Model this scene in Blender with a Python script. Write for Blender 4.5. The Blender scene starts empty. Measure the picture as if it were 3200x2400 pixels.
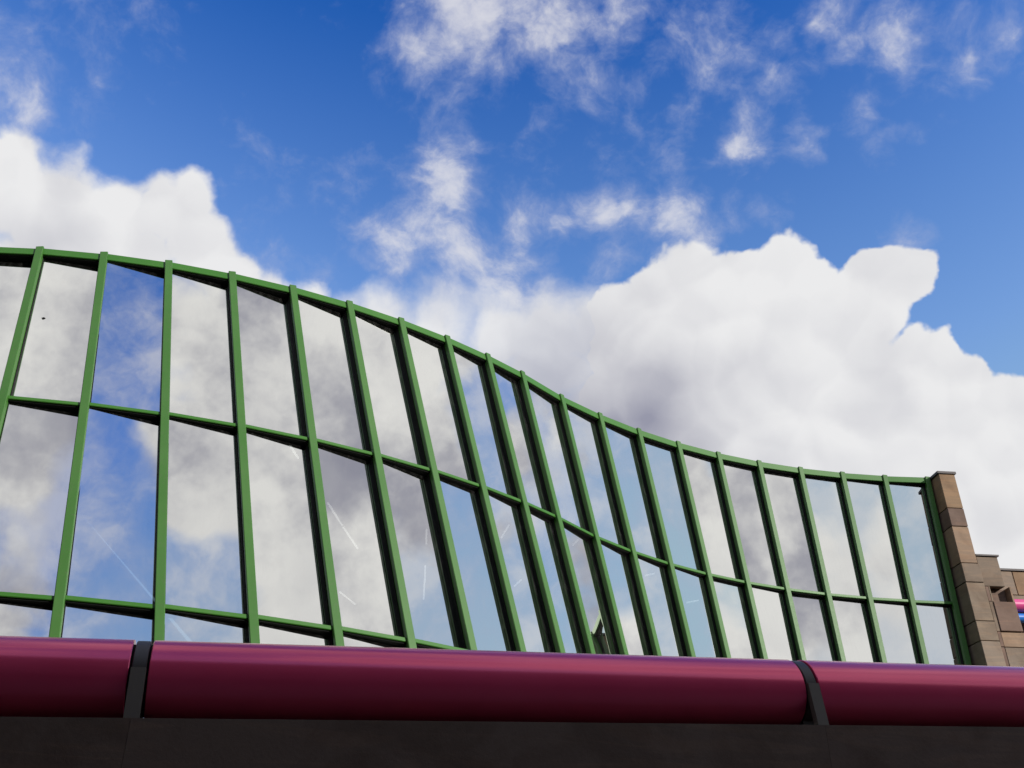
import bpy, bmesh, math, random
import numpy as np
from mathutils import Vector, Matrix
R = math.radians
random.seed(7)
S = bpy.context.scene
COL = S.collection

# ------------------------------------------------------------------ camera
F, PITCH, EYE = 3007.0, R(30.6), 1.6           # focal length in px of the 3200 px wide photograph
cam = bpy.data.cameras.new('camera')
cam.sensor_width = 36.0; cam.lens = 36.0 * F / 3200.0; cam.clip_end = 5000; cam.clip_start = .05
camo = bpy.data.objects.new('camera', cam); COL.objects.link(camo)
camo.location = (0, 0, EYE); camo.rotation_euler = (math.pi / 2 + PITCH, 0, 0)
S.camera = camo

def ray(px, py):
    """direction in the world of a pixel of the 3200 x 2400 photograph"""
    x, z = (px - 1600) / F, (1200 - py) / F
    c, s = math.cos(PITCH), math.sin(PITCH)
    return Vector((x, c - s * z, s + c * z))
def at_z(px, py, z):
    d = ray(px, py); return Vector((0, 0, EYE)) + d * ((z - EYE) / d.z)
def at_plane(px, py, p0, n):
    d = ray(px, py); o = Vector((0, 0, EYE)); return o + d * ((p0 - o).dot(n) / d.dot(n))
def unit(px, py): return ray(px, py).normalized()

# ------------------------------------------------------------------ light
SUN_ELEV, SUN_AZ = R(24), R(57)                # behind the camera, to the right
SUN = Vector((math.sin(SUN_AZ) * math.cos(SUN_ELEV), -math.cos(SUN_AZ) * math.cos(SUN_ELEV), math.sin(SUN_ELEV)))
sl = bpy.data.lights.new('sun', 'SUN'); sl.energy = 4.8; sl.angle = R(.55); sl.color = (1, .95, .88)
so = bpy.data.objects.new('sun', sl); COL.objects.link(so)
so.rotation_euler = SUN.to_track_quat('Z', 'Y').to_euler(); so.location = (20, -10, 30)
S.view_settings.view_transform = 'Standard'; S.view_settings.look = 'None'
S.cycles.caustics_reflective = False; S.cycles.caustics_refractive = False
S.view_settings.exposure = 0; S.view_settings.gamma = 1; S.view_settings.use_curve_mapping = False

# ------------------------------------------------------------------ node helper
class NT:
    def __init__(self, tree):
        self.t = tree; tree.nodes.clear()
    def n(self, kind, **kw):
        nd = self.t.nodes.new(kind)
        ins = kw.pop('ins', {})
        for k, v in kw.items(): setattr(nd, k, v)
        for k, v in ins.items(): self.put(nd.inputs[k], v)
        return nd
    def put(self, sock, v):
        if isinstance(v, bpy.types.NodeSocket): self.t.links.new(v, sock)
        elif isinstance(v, (tuple, list, Vector)):
            v = tuple(v)
            if sock.type == 'RGBA' and len(v) == 3: v = v + (1,)
            sock.default_value = v
        else: sock.default_value = v
    def math(self, op, a, b=None, c=None, clamp=False):
        nd = self.n('ShaderNodeMath', operation=op, use_clamp=clamp); self.put(nd.inputs[0], a)
        if b is not None: self.put(nd.inputs[1], b)
        if c is not None: self.put(nd.inputs[2], c)
        return nd.outputs[0]
    def vec(self, op, a, b=None, scale=None):
        nd = self.n('ShaderNodeVectorMath', operation=op); self.put(nd.inputs[0], a)
        if b is not None: self.put(nd.inputs[1], b)
        if scale is not None: self.put(nd.inputs['Scale'], scale)
        return nd.outputs['Value'] if op in ('DISTANCE', 'DOT_PRODUCT', 'LENGTH') else nd.outputs[0]
    def noise(self, v, scale, detail=5, rough=.55, dist=0, color=False, lac=2.0):
        nd = self.n('ShaderNodeTexNoise'); self.put(nd.inputs['Vector'], v)
        for k, x in (('Scale', scale), ('Detail', detail), ('Roughness', rough), ('Distortion', dist), ('Lacunarity', lac)): nd.inputs[k].default_value = x
        return nd.outputs['Color' if color else 'Fac']
    def step(self, v, a, b, lo=0., hi=1., smooth=True):
        nd = self.n('ShaderNodeMapRange', interpolation_type='SMOOTHSTEP' if smooth else 'LINEAR')
        for i, x in enumerate((v, a, b, lo, hi)): self.put(nd.inputs[i], x)
        return nd.outputs[0]
    def mix(self, f, a, b, blend='MIX'):
        nd = self.n('ShaderNodeMix', data_type='RGBA', blend_type=blend)
        self.put(nd.inputs['Factor'], f); self.put(nd.inputs[6], a); self.put(nd.inputs[7], b)
        return nd.outputs[2]
    def mixf(self, f, a, b):
        nd = self.n('ShaderNodeMix', data_type='FLOAT'); self.put(nd.inputs[0], f); self.put(nd.inputs[2], a); self.put(nd.inputs[3], b)
        return nd.outputs[0]

# ------------------------------------------------------------------ sky: Nishita air with broken cumulus, fixed to directions of the sky
def build_world():
    w = bpy.data.worlds.new('World'); S.world = w; w.use_nodes = True
    w.cycles.sampling_method = 'MANUAL'; w.cycles.sample_map_resolution = 512
    N = NT(w.node_tree)
    out = N.n('ShaderNodeOutputWorld')
    d = N.n('ShaderNodeTexCoord').outputs['Generated']
    sky = N.n('ShaderNodeTexSky', sky_type='NISHITA', sun_disc=False)
    sky.sun_elevation = SUN_ELEV; sky.sun_rotation = math.atan2(SUN.x, SUN.y)
    sky.air_density = 1.0; sky.dust_density = .3; sky.ozone_density = 3.0; sky.altitude = 300
    air = N.n('ShaderNodeGamma', ins={0: sky.outputs[0], 1: SKY_GAMMA}).outputs[0]
    air = N.mix(1.0, air, SKY_TINT, 'MULTIPLY')
    hz = N.step(N.n('ShaderNodeSeparateXYZ', ins={0: d}).outputs[2], .78, .0, 0., .72, smooth=False)
    br = N.step(N.vec('DOT_PRODUCT', air, (.25, .5, .25)), 1.6, 5.5, 0., .75)
    air = N.mix(br, air, (4.6, 5.4, 6.4))
    air = N.mix(hz, N.vec('MINIMUM', air, (4.6, 5.4, 7.0)), (4.0, 6.3, 7.2))      # pale haze at the horizon, never brighter than the clouds
    # domain warp
    wv = N.noise(d, 4.5, 3, .55, color=True)
    p = N.vec('ADD', d, N.vec('SCALE', N.vec('SUBTRACT', wv, (.5, .5, .5)), scale=.075))
    wv2 = N.noise(d, 17, 4, .6, color=True)
    p = N.vec('ADD', p, N.vec('SCALE', N.vec('SUBTRACT', wv2, (.5, .5, .5)), scale=.026))
    k = 3200 / 2212
    def blobs(lst, src, smooth=0.0, grow=1.0):
        acc = None
        for b in lst:
            x, y, r = b[0] * k, b[1] * k, b[2] * k * grow
            wgt = b[3] if len(b) > 3 else 1.0
            c = unit(x, y); rad = (unit(x + r * .7, y + r * .7) - c).length
            dd = N.vec('DISTANCE', src, c)
            v = N.math('MULTIPLY_ADD', dd, -wgt / rad, wgt)
            if acc is None: acc = v
            elif smooth > 0: acc = N.math('SMOOTH_MAX', acc, v, smooth)
            else: acc = N.math('MAXIMUM', acc, v)
        return acc
    view = unit(1600, 1200)
    outside = N.step(N.vec('DISTANCE', d, view), .60, .78)
    # --- high thin broken cloud
    A = [(1050,20,190,1.25),(1180,80,130,.9),(1260,150,110,.6),(1330,50,100,.55),(1480,100,95,.8),(1545,120,95,.8),(1490,220,60),(1610,250,55),(1585,320,55),
         (1740,310,40,.8),(1690,150,50,.6),(1700,60,90,.5),(1790,30,60,.8),(1990,70,60),(2040,20,70),(2130,110,70),(2190,40,70),(2150,165,30),(1880,240,50,.8),(1920,290,40,.7),
         (1970,285,35,.7),(1850,100,40,.6),(215,175,45,.6),(20,170,70,.45),(110,140,80,.1),(20,215,50,.7),(610,415,55,.7),(700,412,55,.7),(770,400,50,.6),(525,460,18),
         (965,380,80,.8),(990,440,90,.8),(930,500,100,.7),(820,510,65,.9),(870,555,80,.9),(1010,560,110,.8),(1120,470,55,.9),(1215,490,45,.9),(1290,470,50),(1340,455,40,.8),
         (1440,470,50),(1480,462,40),(1560,490,50,.8),(1625,490,45),(1690,450,28),(1500,520,60,.7),(1110,600,90,.9),(1280,585,50,.8),(1950,525,40,.8),(1830,520,18),(700,600,60,.8),(60,230,60,.8),
         (560,500,90,.2),(640,470,100,.2),(1390,180,90,.5),(2080,60,130,.95),(1520,110,130,.95),(2180,110,90,.9),(1600,300,70)]
    a = blobs(A, p, .25, 1.2)
    cov = N.noise(d, 2.6, 3, .55)
    a_out = N.math('MULTIPLY_ADD', cov, 5.5, -1.85)
    a = N.mixf(outside, a, a_out)
    na = N.math('ADD', N.math('MULTIPLY', N.noise(p, 8.5, 7, .60, .1), .68), N.math('MULTIPLY', N.noise(N.vec('MULTIPLY', p, (1, 1, 1.3)), 27, 6, .6, .12), .32))
    da = N.math('ADD', N.math('MULTIPLY', a, .80), N.math('MULTIPLY_ADD', na, 5.0, -2.60))
    da = N.step(da, -.35, 1.25)
    da = N.math('MULTIPLY', da, N.mixf(outside, .88, .66))
    # --- cumulus
    B = [(1450,690,150),(1370,720,130),(1560,690,140),(1690,665,145),(1590,690,150),(1760,720,150),(1930,615,82),(1860,670,105),(1880,630,85),(1720,830,220),(2010,800,90),(2080,850,100),
         (2180,905,120),(1950,900,170),(1400,830,190),(1600,900,220),(1800,1000,220),(2120,1050,220),(1340,760,110),(2000,1000,150),(2212,1150,200)]
    B3 = [(0,390,140),(110,450,140),(250,470,120),(330,450,95),(395,430,70),(270,570,150),(430,560,85),(60,600,170),(520,620,70),(600,660,70),(670,660,65),(20,330,90),(440,620,110),(400,520,95)]
    B2 = [(830,700,95),(950,730,120),(1080,720,120),(1190,720,125),(1260,720,110),(1100,860,170),(1280,900,180),(760,690,70),(900,800,130),(1240,800,120),(1170,800,120)]
    b = blobs(B, p, .12)
    b2 = blobs(B2, p, .2)
    b3 = blobs(B3, p, .15)
    cov2 = N.noise(N.vec('ADD', d, (1.2, 8.4, 3.3)), 2.1, 3, .55)
    b_out = N.math('MULTIPLY_ADD', cov2, 6.5, -2.96)
    b = N.mixf(outside, b, b_out)
    def billow(src, octaves):
        acc = None
        for sc, am in octaves:
            v = N.n('ShaderNodeTexVoronoi', feature='F1'); N.put(v.inputs['Vector'], src); v.inputs['Scale'].default_value = sc
            t = N.math('MULTIPLY_ADD', v.outputs['Distance'], -am * 1.6, am * .72)
            acc = t if acc is None else N.math('ADD', acc, t)
        return acc
    h0 = billow(p, ((9, .40), (21, .22)))
    h1 = N.math('ADD', h0, billow(p, ((48, .12), (105, .05))))
    h2 = billow(N.vec('ADD', p, Vector((.35, 0, .94)) * .016), ((9, .40), (21, .22)))
    nb = N.noise(p, 16, 6, .58)
    hb = N.math('ADD', N.math('MULTIPLY', b, 1.9), N.math('ADD', N.math('MULTIPLY', h1, .95), N.math('MULTIPLY_ADD', nb, .7, -.35)))
    db = N.step(hb, N.mixf(outside, .0, -.15), N.mixf(outside, .24, .55))
    hb2 = N.math('ADD', N.math('MULTIPLY', b2, 1.5), N.math('ADD', N.math('MULTIPLY', h1, .5), N.math('MULTIPLY_ADD', nb, 1.3, -.65)))
    hb2 = N.mixf(outside, hb2, -1.0)
    db2 = N.math('MULTIPLY', N.step(hb2, -.1, .95), .94)
    hb3 = N.math('ADD', N.math('MULTIPLY', b3, 1.8), N.math('ADD', N.math('MULTIPLY', h1, .7), N.math('MULTIPLY_ADD', nb, 1.5, -.72)))
    db3 = N.step(N.mixf(outside, hb3, -1.0), -.15, .62)
    dens = N.math('MAXIMUM', N.math('MAXIMUM', db, db2), db3)
    # --- self shading of the cumulus
    relief = N.math('SUBTRACT', h0, h2)
    SH = [(1290,930,360,1.0),(1200,870,220,1.0),(1400,900,220,1.2),(1330,960,220,1.3),(1500,960,150,.7),(1640,1000,150,.5),(150,380,60,.35),(100,520,140,.35),(1600,830,120,.45),(1880,870,100,.35),(1000,830,120,.5)]
    sh = N.math('MAXIMUM', blobs(SH, p), 0.0)
    sh = N.mixf(outside, sh, N.step(N.noise(N.vec('ADD', d, (.3, 5.2, 1.1)), 5.0, 6, .62), .40, .66, 0., 1.10))
    soft = N.noise(p, 6.5, 5, .55)
    lit = N.math('ADD', N.math('MULTIPLY', relief, .75), N.math('MULTIPLY_ADD', soft, .38, .78))
    lit = N.math('SUBTRACT', lit, N.math('MULTIPLY', sh, .80), clamp=True)
    cum = N.mix(lit, (.31, .315, .40), (.83, .83, .84))
    thin = N.mix(N.step(da, .15, .8), (.42, .47, .67), (.74, .74, .79))
    col = N.mix(da, N.vec('SCALE', air, scale=SKY_STRENGTH), thin)
    col = N.mix(dens, col, cum)
    bg = N.n('ShaderNodeBackground'); N.put(bg.inputs[0], N.vec('SCALE', col, scale=1 / SKY_STRENGTH)); bg.inputs[1].default_value = SKY_STRENGTH
    N.t.links.new(bg.outputs[0], out.inputs[0])
SKY_STRENGTH, SKY_GAMMA, SKY_TINT = .10, 1.40, (.42, 1.14, 1.76)
build_world()

# ------------------------------------------------------------------ materials
def material(name):
    m = bpy.data.materials.new(name); m.use_nodes = True
    N = NT(m.node_tree); out = N.n('ShaderNodeOutputMaterial'); bs = N.n('ShaderNodeBsdfPrincipled')
    N.t.links.new(bs.outputs[0], out.inputs[0]); return m, N, bs, out
def bump(N, bs, h, strength, dist):
    b = N.n('ShaderNodeBump'); b.inputs['Strength'].default_value = strength; b.inputs['Distance'].default_value = dist
    N.put(b.inputs['Height'], h); N.t.links.new(b.outputs[0], bs.inputs['Normal'])

def paint(name, c0, c1, rough=.4, metallic=0., coat=0., dirt=.25, spec=.5, chips=False):
    m, N, bs, _ = material(name)
    v = N.n('ShaderNodeNewGeometry').outputs['Position']
    n = N.noise(v, 1.3, 5, .6)
    col = N.mix(N.step(n, .35, .7), c0, c1)
    fine = N.noise(v, 28, 6, .65)
    col = N.mix(N.math('MULTIPLY', N.step(fine, .52, .75), dirt), col, (.10, .10, .075))
    if chips:
        ch = N.step(N.noise(v, 55, 3, .6), .715, .74)
        col = N.mix(N.math('MULTIPLY', ch, .8), col, (.05, .045, .035))
    N.put(bs.inputs['Base Color'], col)
    N.put(bs.inputs['Roughness'], N.math('MULTIPLY_ADD', n if coat else fine, .10 if coat else .18, rough - (.05 if coat else .09)))
    bs.inputs['Metallic'].default_value = metallic; bs.inputs['Coat Weight'].default_value = coat; bs.inputs['Coat Roughness'].default_value = .12
    bs.inputs['Specular IOR Level'].default_value = spec
    if not coat: bump(N, bs, fine, .05, .004)
    return m
GREEN = paint('green_paint', (.037, .145, .017), (.045, .160, .021), .45, chips=True, dirt=.3, spec=.3)
GREEN_D = paint('green_paint_worn', (.046, .142, .026), (.057, .156, .033), .48, chips=True, dirt=.35, spec=.3)
PINK = paint('pink_enamel', (.92, .075, .20), (.94, .085, .215), .22, metallic=.32, coat=.35, dirt=.0)
PINK2 = paint('bright_pink_enamel', (.62, .07, .24), (.64, .08, .26), .3, dirt=.05)
BLUE = paint('blue_enamel', (.02, .18, .62), (.025, .2, .66), .3, dirt=.05)
STEEL = paint('dark_steel', (.05, .043, .040), (.06, .052, .048), .5, dirt=.2)
POST = paint('lit_grey_steel', (.13, .112, .095), (.15, .13, .11), .5, dirt=.2)  # post paler than the ring: light on its face put into the grey
FLASH = paint('dark_flashing', (.04, .030, .030), (.05, .038, .036), .6)
DARK = paint('dark_interior', (.018, .018, .02), (.025, .025, .026), .8)
SPOT = paint('black_rubber', (.006, .007, .006), (.009, .010, .009), .8, dirt=.03, spec=.15)

def stone(name, ramp, scale=1.0, joint=False):
    m, N, bs, _ = material(name)
    v = N.n('ShaderNodeNewGeometry').outputs['Position']
    rnd = N.n('ShaderNodeObjectInfo').outputs['Random']
    if ramp is None: base = N.n('ShaderNodeObjectInfo').outputs['Color']
    else:
        cr = N.n('ShaderNodeValToRGB'); N.put(cr.inputs[0], rnd); cr.color_ramp.interpolation = 'CONSTANT'
        els = cr.color_ramp.elements
        while len(els) < len(ramp): els.new(.5)
        for i, c in enumerate(ramp): els[i].position = i / len(ramp); els[i].color = (*c, 1)
        base = cr.outputs[0]
    off = N.n('ShaderNodeCombineXYZ'); N.put(off.inputs[0], N.math('MULTIPLY', rnd, 37)); N.put(off.inputs[1], N.math('MULTIPLY', rnd, 91)); N.put(off.inputs[2], N.math('MULTIPLY', rnd, 53))
    q = N.vec('ADD', v, off.outputs[0])
    n1 = N.noise(q, 2.2 * scale, 6, .6, .6)
    st = N.noise(N.vec('MULTIPLY', q, (.6, .6, 6.5)), 1.6, 4, .55, 1.2)
    n3 = N.noise(q, 34, 5, .7)
    c = base
    c = N.mix(N.math('MULTIPLY', N.step(n1, .38, .68), .65), c, N.mix(1, c, (.62, .55, .50), 'MULTIPLY'))
    c = N.mix(N.math('MULTIPLY', N.step(st, .47, .62), .5), c, N.mix(1, c, (1.35, 1.25, 1.15), 'MULTIPLY'))
    c = N.mix(N.math('MULTIPLY', N.step(n3, .5, .75), .3), c, N.mix(1, c, (.6, .6, .6), 'MULTIPLY'))
    N.put(bs.inputs['Base Color'], c); bs.inputs['Roughness'].default_value = .85
    bump(N, bs, N.math('ADD', n3, n1), .25, .008)
    return m
STONE = stone('sandstone', None)
TONES = [(.24, .155, .088), (.150, .098, .074), (.26, .178, .118), (.18, .135, .098), (.21, .16, .115), (.20, .152, .108), (.22, .17, .128), (.165, .105, .078), (.25, .205, .165)]
STONE_DK = stone('dark_sandstone', [(.14, .098, .078), (.135, .096, .076), (.143, .098, .078), (.138, .095, .076)])
PAVE = stone('terrace_paving', [(.11, .095, .08)])
GROUND = stone('forecourt_paving', [(.15, .14, .125)])
MORTAR = paint('mortar', (.09, .075, .06), (.12, .10, .08), .9)
RENDER_DK = stone('dark_facade', [(.11, .10, .09)])

def glass(name, refl, tint):
    m = bpy.data.materials.new(name); m.use_nodes = True
    N = NT(m.node_tree); out = N.n('ShaderNodeOutputMaterial')
    v = N.n('ShaderNodeNewGeometry').outputs['Position']
    gl = N.n('ShaderNodeBsdfGlossy'); gl.inputs['Color'].default_value = (*tint, 1); gl.inputs['Roughness'].default_value = .012
    wav = N.noise(v, .9, 2, .5)
    b = N.n('ShaderNodeBump'); b.inputs['Strength'].default_value = .3; b.inputs['Distance'].default_value = .005; N.put(b.inputs['Height'], wav)
    N.t.links.new(b.outputs[0], gl.inputs['Normal'])
    tr = N.n('ShaderNodeBsdfTransparent'); tr.inputs['Color'].default_value = (.8, .86, .84, 1)
    mx = N.n('ShaderNodeMixShader'); lw = N.n('ShaderNodeLayerWeight'); lw.inputs[0].default_value = .5; N.put(mx.inputs[0], N.math('MULTIPLY_ADD', lw.outputs['Facing'], (.985 - refl) * 1.3, refl, clamp=True))
    N.t.links.new(tr.outputs[0], mx.inputs[1]); N.t.links.new(gl.outputs[0], mx.inputs[2])
    # thin film of dust
    df = N.n('ShaderNodeBsdfDiffuse'); df.inputs['Color'].default_value = (.45, .44, .42, 1)
    streak = N.step(N.noise(N.vec('MULTIPLY', v, (7, 7, .7)), 2.2, 5, .6), .45, .8)
    mx2 = N.n('ShaderNodeMixShader'); N.put(mx2.inputs[0], N.math('MULTIPLY_ADD', streak, .04, .006))
    N.t.links.new(mx.outputs[0], mx2.inputs[1]); N.t.links.new(df.outputs[0], mx2.inputs[2])
    N.t.links.new(mx2.outputs[0], out.inputs[0]); return m
GLASS = glass('mirror_glass', .80, (.95, .945, .90))
WINDOW = glass('window_glass', .5, (.8, .82, .85))
def emit(name, c, s):
    m, N, bs, _ = material(name); bs.inputs['Base Color'].default_value = (.8, .8, .8, 1)
    bs.inputs['Emission Color'].default_value = (*c, 1); bs.inputs['Emission Strength'].default_value = s; return m
LAMP = emit('lit_tube', (1, .98, .94), 1.2)

# ------------------------------------------------------------------ mesh helpers
def obj(name, bm, mat, parent=None, smooth=False):
    me = bpy.data.meshes.new(name); bmesh.ops.recalc_face_normals(bm, faces=bm.faces); bm.to_mesh(me); bm.free()
    if smooth:
        for f in me.polygons: f.use_smooth = True
    o = bpy.data.objects.new(name, me); COL.objects.link(o); me.materials.append(mat)
    if parent: o.parent = parent; o.matrix_parent_inverse = Matrix.Translation(-parent.location)
    return o
def tag(o, label, cat, group=None):
    o['label'] = label; o['category'] = cat
    if group: o['group'] = group
    return o
def empty(name, loc):
    o = bpy.data.objects.new(name, None); o.location = loc; COL.objects.link(o); return o
def hexa(bm, pts):
    """pts: 4 bottom, 4 top"""
    v = [bm.verts.new(p) for p in pts]
    for f in ((3, 2, 1, 0), (4, 5, 6, 7), (0, 1, 5, 4), (1, 2, 6, 5), (2, 3, 7, 6), (3, 0, 4, 7)): bm.faces.new([v[i] for i in f])
def hexo(name, pts, mat, parent=None, bevel=0):
    bm = bmesh.new(); hexa(bm, pts)
    if bevel: bmesh.ops.bevel(bm, geom=list(bm.edges), offset=bevel, segments=1, affect='EDGES')
    return obj(name, bm, mat, parent)
def boxo(name, lo, hi, mat, parent=None, bevel=0):
    (a, b, c), (d, e, f) = lo, hi
    return hexo(name, [(a, b, c), (d, b, c), (d, e, c), (a, e, c), (a, b, f), (d, b, f), (d, e, f), (a, e, f)], mat, parent, bevel)
def prism(bm, sec0, sec1):
    a = [bm.verts.new(p) for p in sec0]; b = [bm.verts.new(p) for p in sec1]; n = len(a)
    bm.faces.new(a[::-1]); bm.faces.new(b)
    for i in range(n): bm.faces.new((a[i], a[(i + 1) % n], b[(i + 1) % n], b[i]))
def struct(o): o['kind'] = 'structure'; return o

# ------------------------------------------------------------------ the curved wall: positions
SP = .9                                     # metres between two mullions
top_px = [(124,770),(325,788),(528,813),(726,847),(915,892),(1094,941),(1255,993),(1400,1047),(1526,1106),(1635,1160),(1757,1233),(1878,1290),(1998,1339),(2121,1379),(2246,1412),(2375,1439),(2501,1459),(2635,1475),(2765,1484),(2899,1490)]
t1_px = [(10,1228),(264,1249),(519,1283),(755,1317),(977,1361),(1176,1409),(1356,1454),(1508,1508),(1644,1560),(1752,1611),(1863,1667),(1980,1714),(2098,1754),(2215,1784),(2337,1813),(2463,1833),(2588,1849),(2722,1863),(2852,1872),(2984,1877)]
bot_px = [None,(167,1988),(501,1995),(801,2004),(1063,2013),(1291,2018),(1488,2024),(1644,2030),(1770,2033),(1873,2037),(1969,2042),(2072,2046),(2180,2050),(2291,2054),(2409,2059),(2525,2062),(2649,2067),(2776,2071),(2906,2074),(3045,2078)]
ZT = EYE + 9.333 * SP                       # top rail 10 m above the forecourt, level
Z1 = EYE + .673 * 9.333 * SP                # upper transom, level
Z2 = EYE + .3675 * 9.333 * SP
ZB = 2.05                                   # foot of the glazing on the upper terrace
T = np.array([tuple(at_z(x, y, ZT))[:2] for x, y in top_px]); A = np.array([tuple(at_z(x, y, Z1))[:2] for x, y in t1_px])
def smooth(a, i0, i1, deg):
    i = np.arange(i0, i1); return np.stack([np.polyval(np.polyfit(i, a[i0:i1, j], deg), i) for j in (0, 1)], 1)
T = np.concatenate([smooth(T, 0, 10, 4), smooth(T, 10, 20, 4)])
L = (T - A) / (ZT - Z1)                     # lean per metre of height
ii = np.arange(20); L = np.stack([np.polyval(np.polyfit(ii, L[:, j], 4), ii) for j in (0, 1)], 1)
# three more bays beyond the left edge of the picture: same curvature
for _ in range(3):
    u, w = T[1] - T[0], T[2] - T[1]
    ang = math.atan2(u[1], u[0]) - math.atan2(w[1], w[0]); c, s = math.cos(ang), math.sin(ang)
    T = np.vstack([T[0] - np.array([c * u[0] - s * u[1], s * u[0] + c * u[1]]), T])
    L = np.vstack([L[0] * 1.0, L])
NM = len(T)
def on(i, z):                               # point of mullion i (front face, centre) at height z
    q = T[i] - L[i] * (ZT - z); return Vector((q[0], q[1], z))
tan = np.gradient(T, axis=0)
def frame(i):
    a = (on(i, ZT) - on(i, ZB)).normalized()
    t = Vector((tan[i][0], tan[i][1], 0)); t = (t - a * t.dot(a)).normalized()
    n = t.cross(a).normalized()
    if n.y > 0: n = -n
    return t, a, n

wall = empty('glass_wall', tuple(on(11, ZB)))
tag(wall, 'tall undulating glass wall of mirrored panes in bright green steel mullions', 'glass wall')
FR = [frame(i) for i in range(NM)]
def at(i, z, x=0., y=0.):
    t, a, n = FR[i]; return on(i, z) + t * x + n * y
def bar(name, i, z0, z1, prof, mat, parent=None):
    bm = bmesh.new(); prism(bm, [at(i, z0, x, y) for x, y in prof], [at(i, z1, x, y) for x, y in prof]); return obj(name, bm, mat, parent or wall)
MW, CH = .050, .007
for i in range(NM):
    body = bar('mullion', i, ZB, ZT + .003, [(-.043, -.22), (.043, -.22), (.043, -.046), (-.043, -.046)], GREEN)
    cap = bar('cover_cap', i, ZB, ZT + .006, [(-MW, -.05), (MW, -.05), (MW, -CH), (MW - CH, 0), (-MW + CH, 0), (-MW, -CH)], GREEN_D)
    cap.parent = body; cap.matrix_parent_inverse = Matrix()
def rail(name, i, ztop, h, yf, yb, mat):
    """horizontal member between mullion i and i+1"""
    t, a, n = FR[i]; t2, a2, n2 = FR[i + 1]
    k = 1 / a.z
    lip = .006
    prof = [(yb, 0), (yf - lip, 0), (yf, -lip), (yf, -h + lip), (yf - lip, -h), (yb, -h)]
    bm = bmesh.new()
    s0 = [at(i, ztop, .040, y) + a * z for y, z in prof]; s1 = [at(i + 1, ztop, -.040, y) + a2 * z for y, z in prof]
    prism(bm, s0, s1); return obj(name, bm, mat, wall)
rng = random.Random(3)
for i in range(NM - 1):
    rail('top_rail', i, ZT, .135, -.03, -.24, GREEN)
    rail('transom', i, Z1, .054, -.035, -.2, GREEN); rail('transom', i, Z2, .054, -.035, -.2, GREEN)
    rail('sill', i, ZB + .10, .10, -.035, -.2, GREEN)
    for z0, z1 in ((ZB + .05, Z2 - .03), (Z2 - .03, Z1 - .03), (Z1 - .03, ZT - .07)):
        yl, yr = (-.118, -.143) if i < 9 else (-.130, -.125)                # every pane stands a little askew in its frame
        j = [rng.gauss(0, .006) for _ in range(4)]
        P = [at(i, z0, .03, yl + j[0]), at(i + 1, z0, -.03, yr + j[1]), at(i + 1, z1, -.03, yr + j[2]), at(i, z1, .03, yl + j[0] + j[2] - j[1])]
        P[3] = P[0] + (P[2] - P[1]) * ((P[3] - P[0]).length / (P[2] - P[1]).length)
        nn = (P[1] - P[0]).cross(P[3] - P[0]).normalized(); nn = nn if nn.y < 0 else -nn
        # keep it flat
        P[2] = P[2] - nn * (P[2] - P[0]).dot(nn)
        bm = bmesh.new(); v = [bm.verts.new(q) for q in P]; bm.faces.new(v)
        pane = obj('pane', bm, GLASS, wall)
        # black rubber channel round the pane
        hh = .135 if z1 > Z1 else .054
        zt = (z1 + (.07 if z1 > Z1 else .03)) - hh * FR[i][1].z
        zb = z0 + (.05 if z0 < Z2 - .1 else .03)
        bm = bmesh.new()
        for j_, sx in ((i, 1), (i + 1, -1)):
            prism(bm, [at(j_, zb, sx * x, y) for x, y in ((.040, -.215), (.052, -.215), (.052, -.088), (.040, -.088))], [at(j_, zt, sx * x, y) for x, y in ((.040, -.215), (.052, -.215), (.052, -.088), (.040, -.088))])
        for zz_, q_ in ((zt, -1), (zb, 1)):
            prism(bm, [at(i, zz_ + q_ * z, .045, y) for z, y in ((-.004, -.19), (.012, -.19), (.012, -.062), (-.004, -.062))], [at(i + 1, zz_ + q_ * z, -.045, y) for z, y in ((-.004, -.19), (.012, -.19), (.012, -.062), (-.004, -.062))])
        gk = obj('gasket', bm, SPOT, wall); gk.parent = pane; gk.matrix_parent_inverse = Matrix()
        if i == 3 and z1 > Z1: SPOT_PL = (P[0].copy(), nn.copy())
# small dark spot on a pane
sp_c = at_plane(136, 995, *SPOT_PL)
bm = bmesh.new(); bmesh.ops.create_circle(bm, cap_ends=True, segments=9, radius=.026)
for v in bm.verts: v.co *= random.uniform(.7, 1.3)
o = obj('dirt_spot', bm, SPOT, wall); o.data.transform(Matrix.Translation(sp_c + SPOT_PL[1] * .002) @ SPOT_PL[1].to_track_quat('Z', 'Y').to_matrix().to_4x4())

# ------------------------------------------------------------------ setting: forecourt, upper terrace, foyer behind the glass
g = boxo('ground', (-900, -900, -.5), (900, 900, 0), GROUND); struct(g)

# pink handrail on its parapet: the lines of the photograph
def vp(px, py): return ray(px, py).normalized()
RD = vp(12460, 2367)                        # direction of rail and parapet, it climbs slightly to the right
def plane_n(y_at):                          # plane through the eye holding a picture line that runs to the vanishing point
    return ray(0, y_at).cross(RD).normalized()
n_top, n_bot = plane_n(1986), plane_n(2239)
O = Vector((0, 0, EYE))
VN = Vector((-RD.y, RD.x, 0)).normalized()  # horizontal, away from the camera
WN = RD.cross(VN).normalized(); WN = WN if WN.z > 0 else -WN
TR = .235
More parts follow.
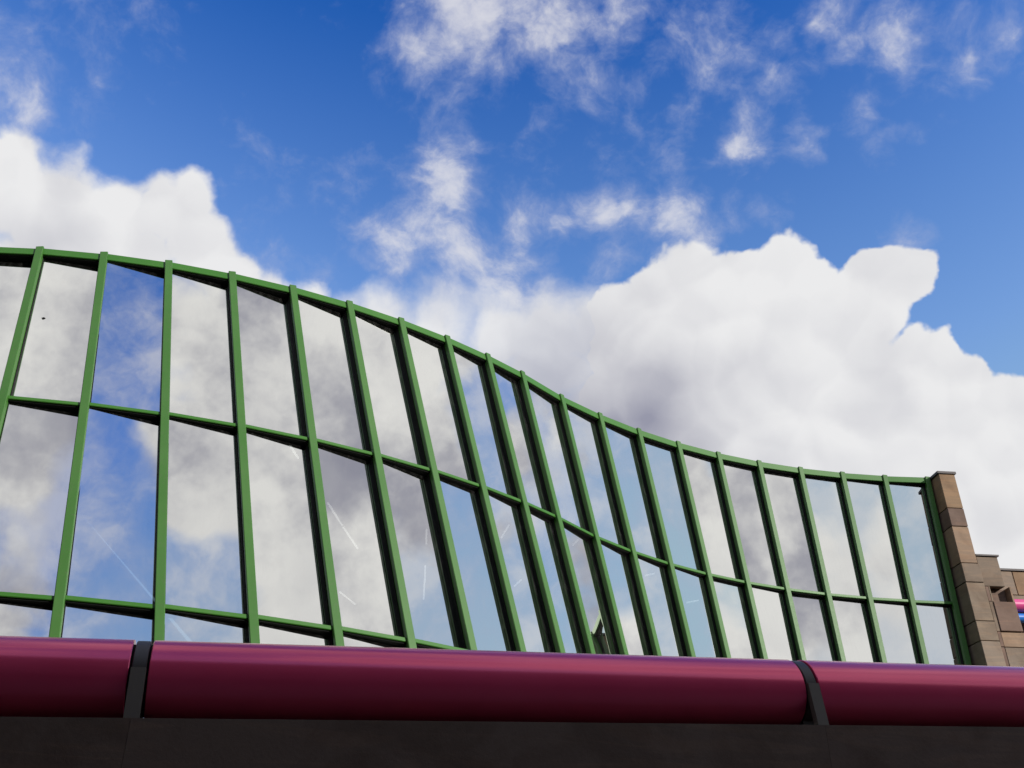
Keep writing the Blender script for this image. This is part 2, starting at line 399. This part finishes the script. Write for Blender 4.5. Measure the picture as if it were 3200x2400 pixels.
# in the plane across the rail: e1 along VN, e2 along WN ; camera at 0
def elev(n):                                # slope angle of the sight plane in that plane
    d = RD.cross(n); d = d if d.dot(VN) > 0 else -d
    return math.atan2(d.dot(WN), d.dot(VN))
e_t, e_b = elev(n_top), elev(n_bot)
mid = (e_t + e_b) / 2 - R(.12)
dist = TR / math.sin(e_t - mid)
off0 = O - RD * O.dot(RD) if False else O
def rp(s, v, w): return O + RD * s + VN * v + WN * w
cv, cw = dist * math.cos(mid), dist * math.sin(mid)          # tube axis
fv = cv - TR - .055                                          # front edge of the parapet
fw = fv * math.tan(e_b)                                      # its height
print('rail dist %.2f parapet z %.2f tube z %.2f gap %.3f' % (dist, rp(0, fv, fw).z, rp(0, cv, cw).z, cw - TR - fw))
def s_of(px, py, v, w):                     # where along the rail a pixel lies
    d = ray(px, py); k = (VN * v + WN * w).dot(VN) / d.dot(VN); return (d * k).dot(RD)
sA = s_of(410, 2242, fv + .02, fw); sB = s_of(2573, 2266, fv + .02, fw)
DS = sB - sA
print('bracket spacing', DS)
hand = empty('handrail', tuple(rp((sA + sB) / 2, cv, cw)))
tag(hand, 'fat glossy magenta pink tube handrail on top of the dark parapet', 'handrail')
def cyl(name, s0, s1, r, mat, seg=64, hollow=.02):
    bm = bmesh.new(); rings = []
    prof = [(s0, r - .03), (s0, r - .004), (s0 + .004, r), (s1 - .004, r), (s1, r - .004), (s1, r - .03)]
    for s, rr in prof:
        rings.append([bm.verts.new(rp(s, cv + rr * math.cos(2 * math.pi * k / seg), cw + rr * math.sin(2 * math.pi * k / seg))) for k in range(seg)])
    for a, b in zip(rings, rings[1:]):
        for k in range(seg): bm.faces.new((a[k], a[(k + 1) % seg], b[(k + 1) % seg], b[k]))
    bm.faces.new(rings[0][::-1]); bm.faces.new(rings[-1])
    o = obj(name, bm, mat, hand)
    for f in o.data.polygons: f.use_smooth = len(f.vertices) == 4
    md = o.modifiers.new('edges', 'EDGE_SPLIT'); md.split_angle = R(40)
    return o
GAP = .055
joints = [sA - DS, sA, sB, sB + DS]
ends = [sA - 1.6 * DS] + joints + [sB + 1.6 * DS]
for k in range(len(ends) - 1):
    cyl('tube', ends[k] + GAP, ends[k + 1] - GAP, TR, PINK)
BV = .10
for s in joints:
    cyl('sleeve', s - .075, s + .075, TR - .028, SPOT)
    cyl('joint_ring', s - .040, s + .040, TR - .006, STEEL)
    # flat post in front of the tube, standing on the coping
    bm = bmesh.new()
    hw = .042
    def bp(x, h, d): return rp(s + x, fv + .012 + d + h * .09, fw + h)
    htop = (cw - fw) + .02
    hexa(bm, [bp(-hw, -.01, 0), bp(hw, -.01, 0), bp(hw, -.01, .05), bp(-hw, -.01, .05), bp(-hw, htop, 0), bp(hw, htop, 0), bp(hw, htop, .05), bp(-hw, htop, .05)])
    post = obj('support_post', bm, POST, hand)
    bm = bmesh.new()
    hexa(bm, [rp(s + x, v, w) for x, v, w in ((-hw, cv - .10, fw - .01), (hw, cv - .10, fw - .01), (hw, cv + .10, fw - .01), (-hw, cv + .10, fw - .01), (-hw, cv - .10, cw - TR + .06), (hw, cv - .10, cw - TR + .06), (hw, cv + .10, cw - TR + .06), (-hw, cv + .10, cw - TR + .06))])
    obj('saddle', bm, STEEL, hand)
# parapet wall of big dark slabs under the rail
par = empty('parapet_wall', (0, rp(0, fv, 0).y, 0))
tag(par, 'dark smooth stone parapet wall carrying the pink handrail', 'wall')
sl0, sl1 = ends[0], ends[-1]
def low(s, v): q = rp(s, v, fw); return Vector((q.x, q.y, -.02))
PT = .62
hexo('wall_core', [low(sl0, fv + .03), low(sl1, fv + .03), low(sl1, fv + PT), low(sl0, fv + PT), rp(sl0, fv + .03, fw - .012), rp(sl1, fv + .03, fw - .012), rp(sl1, fv + PT, fw - .012), rp(sl0, fv + PT, fw - .012)], MORTAR, par)
ns = 13
for a, b in zip(ends, ends[1:]):
    a, b = a + .001, b - .001
    hexo('stone_slab', [low(a, fv), low(b, fv), low(b, fv + .029), low(a, fv + .029), rp(a, fv, fw), rp(b, fv, fw), rp(b, fv + .029, fw), rp(a, fv + .029, fw)], STONE_DK, par)
for k in range(ns):
    a, b = sl0 + (sl1 - sl0) * (k + .4) / ns + .002, sl0 + (sl1 - sl0) * (k + 1.4) / ns - .002
    hexo('coping_stone', [rp(s, v, w) for w in (fw - .010, fw - .002) for s, v in ((a, fv + .031), (b, fv + .031), (b, fv + PT + .02), (a, fv + PT + .02))], STONE_DK, par)

# upper terrace: fill between the parapet and the glass, paved
c0, c1 = rp(sl0, fv + PT, 0), rp(sl1, fv + PT, 0)
bm = bmesh.new()
pts = [Vector((c0.x, c0.y, 0)), Vector((c1.x, c1.y, 0)), Vector((c1.x + 8, 40, 0)), Vector((c0.x - 2, 40, 0))]
prism(bm, [p.xy.to_3d() + Vector((0, 0, .004)) for p in pts], [p.xy.to_3d() + Vector((0, 0, 2.03)) for p in pts]); struct(obj('terrace', bm, PAVE))

# foyer shell behind the glass
def inner(i, z, d): q = on(i, z); t, a, n = FR[i]; m = Vector((n.x, n.y, 0)).normalized(); return Vector((q.x, q.y, z)) - m * d
YB = 34.0
bm = bmesh.new()
ring = [inner(i, ZT, .20) for i in range(NM)]
xr = ring[-1].x + .3
poly = ring + [Vector((xr, YB, ZT)), Vector((ring[0].x - 1.0, YB, ZT))]
prism(bm, [Vector((p.x, p.y, ZT - .12)) for p in poly], [Vector((p.x, p.y, ZT - .02)) for p in poly])
roof = tag(obj('foyer_roof', bm, DARK), 'flat dark roof of the foyer behind the glass wall', 'roof')
boxo_l = ring[0].x - 1.2
struct(boxo('foyer_wall_back', (boxo_l, YB, 2.02), (xr + .2, YB + .3, ZT - .02), DARK))
bm = bmesh.new()
fl = [inner(i, ZB, .16) for i in range(NM)] + [Vector((xr, YB - .01, ZB)), Vector((ring[0].x - 1.0, YB - .01, ZB))]
prism(bm, [Vector((p.x, p.y, 2.034)) for p in fl], [Vector((p.x, p.y, 2.045)) for p in fl]); struct(obj('foyer_floor', bm, DARK))
e0, e1 = inner(0, ZB, .25), inner(0, ZT, .25)
struct(hexo('foyer_wall_left', [e0, Vector((ring[0].x - 1.2, YB, ZB)), Vector((ring[0].x - 1.5, YB, ZB)), e0 + Vector((-.3, 0, 0)), e1, Vector((ring[0].x - 1.2, YB, ZT - .13)), Vector((ring[0].x - 1.5, YB, ZT - .13)), e1 + Vector((-.3, 0, 0))], DARK))
e0, e1 = inner(NM - 1, ZB, .25), inner(NM - 1, ZT, .25)
struct(hexo('foyer_wall_right', [e0, Vector((xr, YB, ZB)), Vector((xr + .3, YB, ZB)), e0 + Vector((.3, 0, 0)), e1, Vector((xr, YB, ZT - .13)), Vector((xr + .3, YB, ZT - .13)), e1 + Vector((.3, 0, 0))], DARK))

# strip lights under the foyer ceiling, seen through the glass
lamps = [((905,1390),(932,1432)),((1025,1572),(1069,1642)),((1073,1648),(1117,1713)),((1062,1850),(1110,1888)),((1333,1655),(1332,1700)),((1329,1768),(1327,1822)),((1326,1826),(1324,1872)),
         ((1567,1680),(1590,1642)),((1607,1832),(1628,1812)),((1790,1704),(1806,1688)),((2145,1883),(2184,1876)),((2016,1799),(2044,1792))]
LN = Vector((0, 0, 1)); LP = Vector((0, 0, ZT - .24))
for k, ((x0, y0), (x1, y1)) in enumerate(lamps):
    a, b = at_plane(x0, y0, LP, LN), at_plane(x1, y1, LP, LN)
    ax = (b - a).normalized(); u = ax.cross(Vector((0, 0, 1))).normalized(); w = u.cross(ax)
    t = empty('strip_light', tuple((a + b) / 2))
    tag(t, 'thin white strip light glowing behind the mirrored panes', 'strip light', 'strip lights in the foyer')
    rr = .022
    bm = bmesh.new(); prism(bm, [a + (u * math.cos(q) + w * math.sin(q)) * rr for q in [R(45 * j) for j in range(8)]], [b + (u * math.cos(q) + w * math.sin(q)) * rr for q in [R(45 * j) for j in range(8)]])
    obj('lamp_tube', bm, LAMP, t)
    up = w if w.z > 0 else -w
    bm = bmesh.new(); hexa(bm, [p + u * x + up * z for z in (.022, .125) for p, x in ((a, -.03), (b, -.03), (b, .03), (a, .03))]); obj('housing', bm, DARK, t)

# ------------------------------------------------------------------ sandstone wall at the end of the glass
t, a, n = FR[-1]
WD = Vector((.994, .11, 0)).normalized(); WO = Vector((WD.y, -WD.x, 0))         # along the wall, outwards
WA = Vector((.08, .17, 1)).normalized()                                         # the face leans back with the glass
WNn = WD.cross(WA).normalized(); WNn = WNn if WNn.y < 0 else -WNn
W0 = on(NM - 1, ZT) + WO * .26
W0 = at_plane(2932, 1480, W0, WNn)                                              # top left corner of the face
def zz(u, v): return 2750 + .4219 * u, 1420 + .4219 * v                         # a pixel of an enlarged crop
def wc(px, py, back=0.):
    q = at_plane(px, py, W0 - WO * back, WNn) - W0 + WO * back
    k = q.z / WA.z
    return (q - WA * k).dot(WD), k
def wp(s, h, d): return W0 + WD * s + WA * h - WO * d
sand = empty('sandstone_wall', tuple(wp(.4, -8 / WA.z, .2)))
tag(sand, 'stepped brown sandstone block wall at the end of the glass wall', 'wall')
def block(s0, s1, h0, h1, d0, d1, name='stone_block', mat=None, g=.006, parent=None, tone=None):
    jit = random.uniform(-.004, .006)
    o = hexo(name, [wp(s, h, d) for h in (h0 + g, h1 - g) for s, d in ((s0 + g, d0 + jit), (s1 - g, d0 + jit), (s1 - g, d1), (s0 + g, d1))], mat or STONE, parent or sand, .008 if min(s1 - s0, h1 - h0) > .1 else 0)
    c = TONES[random.choice((0, 2, 3, 4, 5, 6, 6, 7, 8)) if tone is None else tone]; f = random.uniform(.92, 1.06); o.color = (c[0] * f, c[1] * f, c[2] * f, 1); return o
def rect(q, back=0.):
    c = [wc(*zz(*p), back) for p in q]
    return (c[0][0] + c[3][0]) / 2, (c[1][0] + c[2][0]) / 2, (c[2][1] + c[3][1]) / 2, (c[0][1] + c[1][1]) / 2
pier = [rect(q) for q in ([(435,140),(565,150),(617,400),(493,395)], [(495,398),(622,404),(657,535),(529,530)], [(530,532),(658,539),(718,806),(598,801)],
                          [(600,806),(735,809),(768,948),(626,943)], [(628,946),(778,952),(833,1235),(691,1229)], [(695,1233),(840,1238),(875,1383),(729,1377)], [(733,1382),(878,1387),(930,1600),(780,1595)])]
print('pier', [tuple(round(x, 2) for x in r) for r in pier])
H = [0.0] + [r[2] for r in pier]
pw = sum(r[1] - r[0] for r in pier[:3]) / 3
pw2 = sum(r[1] - r[0] for r in pier[3:]) / 4
base_h = -(W0.z - 2.03) / WA.z
hs = H[:]
while hs[-1] > base_h + .5: hs.append(max(base_h, hs[-1] - (.42 if len(hs) % 2 else .85)))
if hs[-1] > base_h: hs[-1] = base_h
for k in range(len(hs) - 1):
    block(0, pw if k < 3 else pw2, hs[k + 1], hs[k], 0, .75, tone=k if k < 7 else None)
# metal flashing on top of the pier
hexo('coping_flashing', [wp(s, h, d) for h in (.002, .055) for s, d in ((-.025, -.025), (pw + .02, -.025), (pw + .02, .85), (-.025, .85))], FLASH, sand)
# second, lower step
Q1 = rect([(722,752),(876,752),(935,975),(775,975)]); NI = rect([(790,980),(945,982),(950,1087),(815,1087)]); Q2 = rect([(812,1090),(985,1088),(1012,1310),(868,1310)])
Q3 = rect([(885,1314),(1036,1314),(1052,1424),(905,1426)]); Q4 = rect([(900,1428),(1090,1428),(1120,1600),(915,1600)])
print('Q', [tuple(round(x, 2) for x in r) for r in (Q1, NI, Q2, Q3, Q4)])
x0 = pw2 + .07; xq = Q1[1]; xe = max(Q2[1], Q3[1]) 
h = [Q1[3], Q1[2], NI[2], Q2[2], Q3[2]]
block(pw, xq, h[1], h[0], .03, .7, tone=3); hexo('coping_flashing', [wp(s, z, d) for z in (h[0] + .002, h[0] + .035) for s, d in ((pw - .006, .0), (xq + .02, .0), (xq + .02, .72), (pw - .006, .72))], FLASH, sand)
block(pw2, x0, h[2], h[1], .02, .7); block(pw2, x0, h[3], h[2], .02, .7)            # slim closer stones
block(x0 + .0, x0 + .02, h[2], h[1], .02, .5, g=.0005); block(x0 + .02, xq + .06, h[2], h[1], .17, .7, tone=1)   # a stone set back: the niche, its shade put into a dark tone
block(xq + .06, xq + .09, h[2], h[1], .02, .5, g=.0005)
block(x0, xq + .09, h[3], h[2], .0, .7, tone=7)
lo = h[3]
cols = [x0, x0 + .92, x0 + 1.9, x0 + 3.2, x0 + 4.4, x0 + 5.6]
k = 0; hh = [h[3], h[4]]
while hh[-1] > base_h + .5: hh.append(hh[-1] - (.85 if len(hh) % 2 == 0 else .42))
hh[-1] = base_h
for k in range(len(hh) - 1):
    block(pw2, x0, hh[k + 1], hh[k], .02, .7)
    sh = .0 if k % 2 == 0 else .38
    xs = [x0] + [c + sh for c in cols[1:]]
    for u, v in zip(xs, xs[1:]): block(u, v, hh[k + 1], hh[k], .03, .7)
# the wall beyond, set back, with its own two tube rails
BK = 1.0
R1 = rect([(912,862),(985,864),(1014,1040),(945,1041)], BK)
back = empty('sandstone_wall', tuple(wp(2.5, base_h, BK + .3))); tag(back, 'low set-back stretch of brown and grey sandstone behind the pink and blue tube rails', 'wall')
xs = [R1[0] - .5, R1[1], R1[1] + .95, R1[1] + 1.9, R1[1] + 2.9, R1[1] + 4.0]
hb = [R1[3], R1[2], R1[2] - .2, R1[2] - 1.0, R1[2] - 1.45, base_h]
for r_ in range(len(hb) - 1):
    for u, v in zip(xs, xs[1:]):
        sh = 0 if r_ % 2 == 0 else .3
        block(u + (sh if u > xs[0] else 0), v + sh, hb[r_ + 1], hb[r_], BK, BK + .5, parent=back)
hexo('coping_flashing', [wp(s, z, d) for z in (hb[0] + .002, hb[0] + .045) for s, d in ((xs[0], BK - .03), (xs[-1], BK - .03), (xs[-1], BK + .55), (xs[0], BK + .55))], FLASH, back)
def tube_rail(name, v0, v1, mat, label, dd):
    c0 = wc(*zz(1020, v0), BK - dd); c1 = wc(*zz(1020, v1), BK - dd); r = (c0[1] - c1[1]) / 2; hm = (c0[1] + c1[1]) / 2
    t = empty(name, tuple(wp(c0[0] + 1.5, hm, BK - dd))); tag(t, label, 'handrail')
    bm = bmesh.new(); cs = []
    s0, s1 = c0[0] - .75, xs[-1]
    sec = lambda s: [wp(s, hm, BK - dd) + WNn * (r * math.cos(q)) + WA * (r * math.sin(q)) for q in [2 * math.pi * k / 32 for k in range(32)]]
    prism(bm, sec(s0), sec(s1)); o = obj('tube', bm, mat, t)
    for f in o.data.polygons: f.use_smooth = len(f.vertices) == 4
    o.modifiers.new('edges', 'EDGE_SPLIT').split_angle = R(40)
    for s in (s0 + .3, s0 + 2.2, s1 - .3):
        bm = bmesh.new(); hexa(bm, [wp(s + x, hm + z, d) for z in (-.02, .02) for x, d in ((-.025, BK - dd + r * .8), (.025, BK - dd + r * .8), (.025, BK + .02), (-.025, BK + .02))]); obj('wall_bracket', bm, STEEL, t)
tube_rail('handrail', 1078, 1165, PINK2, 'short stretch of bright pink tube rail beside the stepped sandstone', .28)
tube_rail('handrail', 1181, 1245, BLUE, 'bright blue tube rail running just below the pink one', .24)

# ------------------------------------------------------------------ building on the other side of the forecourt, behind the camera: it keeps parapet and rail in shade
bl = empty('stone_building', (8, -3.6, 0)); tag(bl, 'tall dark stone building facing the parapet across the forecourt', 'building')
BX0, BX1, BY0, BY1, BH = -22, 44, -16, -3.6, 12.6
boxo('wall', (BX0, BY0, 0), (BX1, BY1, BH), RENDER_DK, bl)
boxo('cornice', (BX0 - .2, BY1 - .3, BH + .002), (BX1 + .2, BY1 + .25, BH + .3), RENDER_DK, bl)
for r_ in range(3):
    for k in range(21):
        x = BX0 + 1.6 + k * 3.1; z = 1.2 + r_ * 3.9
        f = boxo('window', (x, BY1 - .05, z), (x + 1.5, BY1 + .05, z + 2.2), STEEL, bl)
        p = boxo('window_pane', (x + .08, BY1 + .052, z + .08), (x + 1.42, BY1 + .06, z + 2.12), SPOT, bl); p.parent = f; p.matrix_parent_inverse = Matrix()

# unseen block added on the left, outside the picture: its wall takes the light off the left flanks of the mullions
wg = empty('left_shade_block', (-15, 5, 0)); tag(wg, 'tall dark block added left of the terrace to shade the mullions', 'building')
boxo('wall', (-30, -3, 0), (-15, 14.5, 15), RENDER_DK, wg)
boxo('cornice', (-30.2, -3.2, 15.002), (-14.75, 14.7, 15.35), RENDER_DK, wg)
for r_ in range(3):
    for k in range(5):
        y, z = -1.4 + k * 3.2, 3.2 + r_ * 4.0
        f = boxo('window', (-15.05, y, z), (-14.95, y + 1.4, z + 2.3), STEEL, wg)
        p = boxo('window_pane', (-14.948, y + .08, z + .08), (-14.94, y + 1.32, z + 2.22), SPOT, wg); p.parent = f; p.matrix_parent_inverse = Matrix()
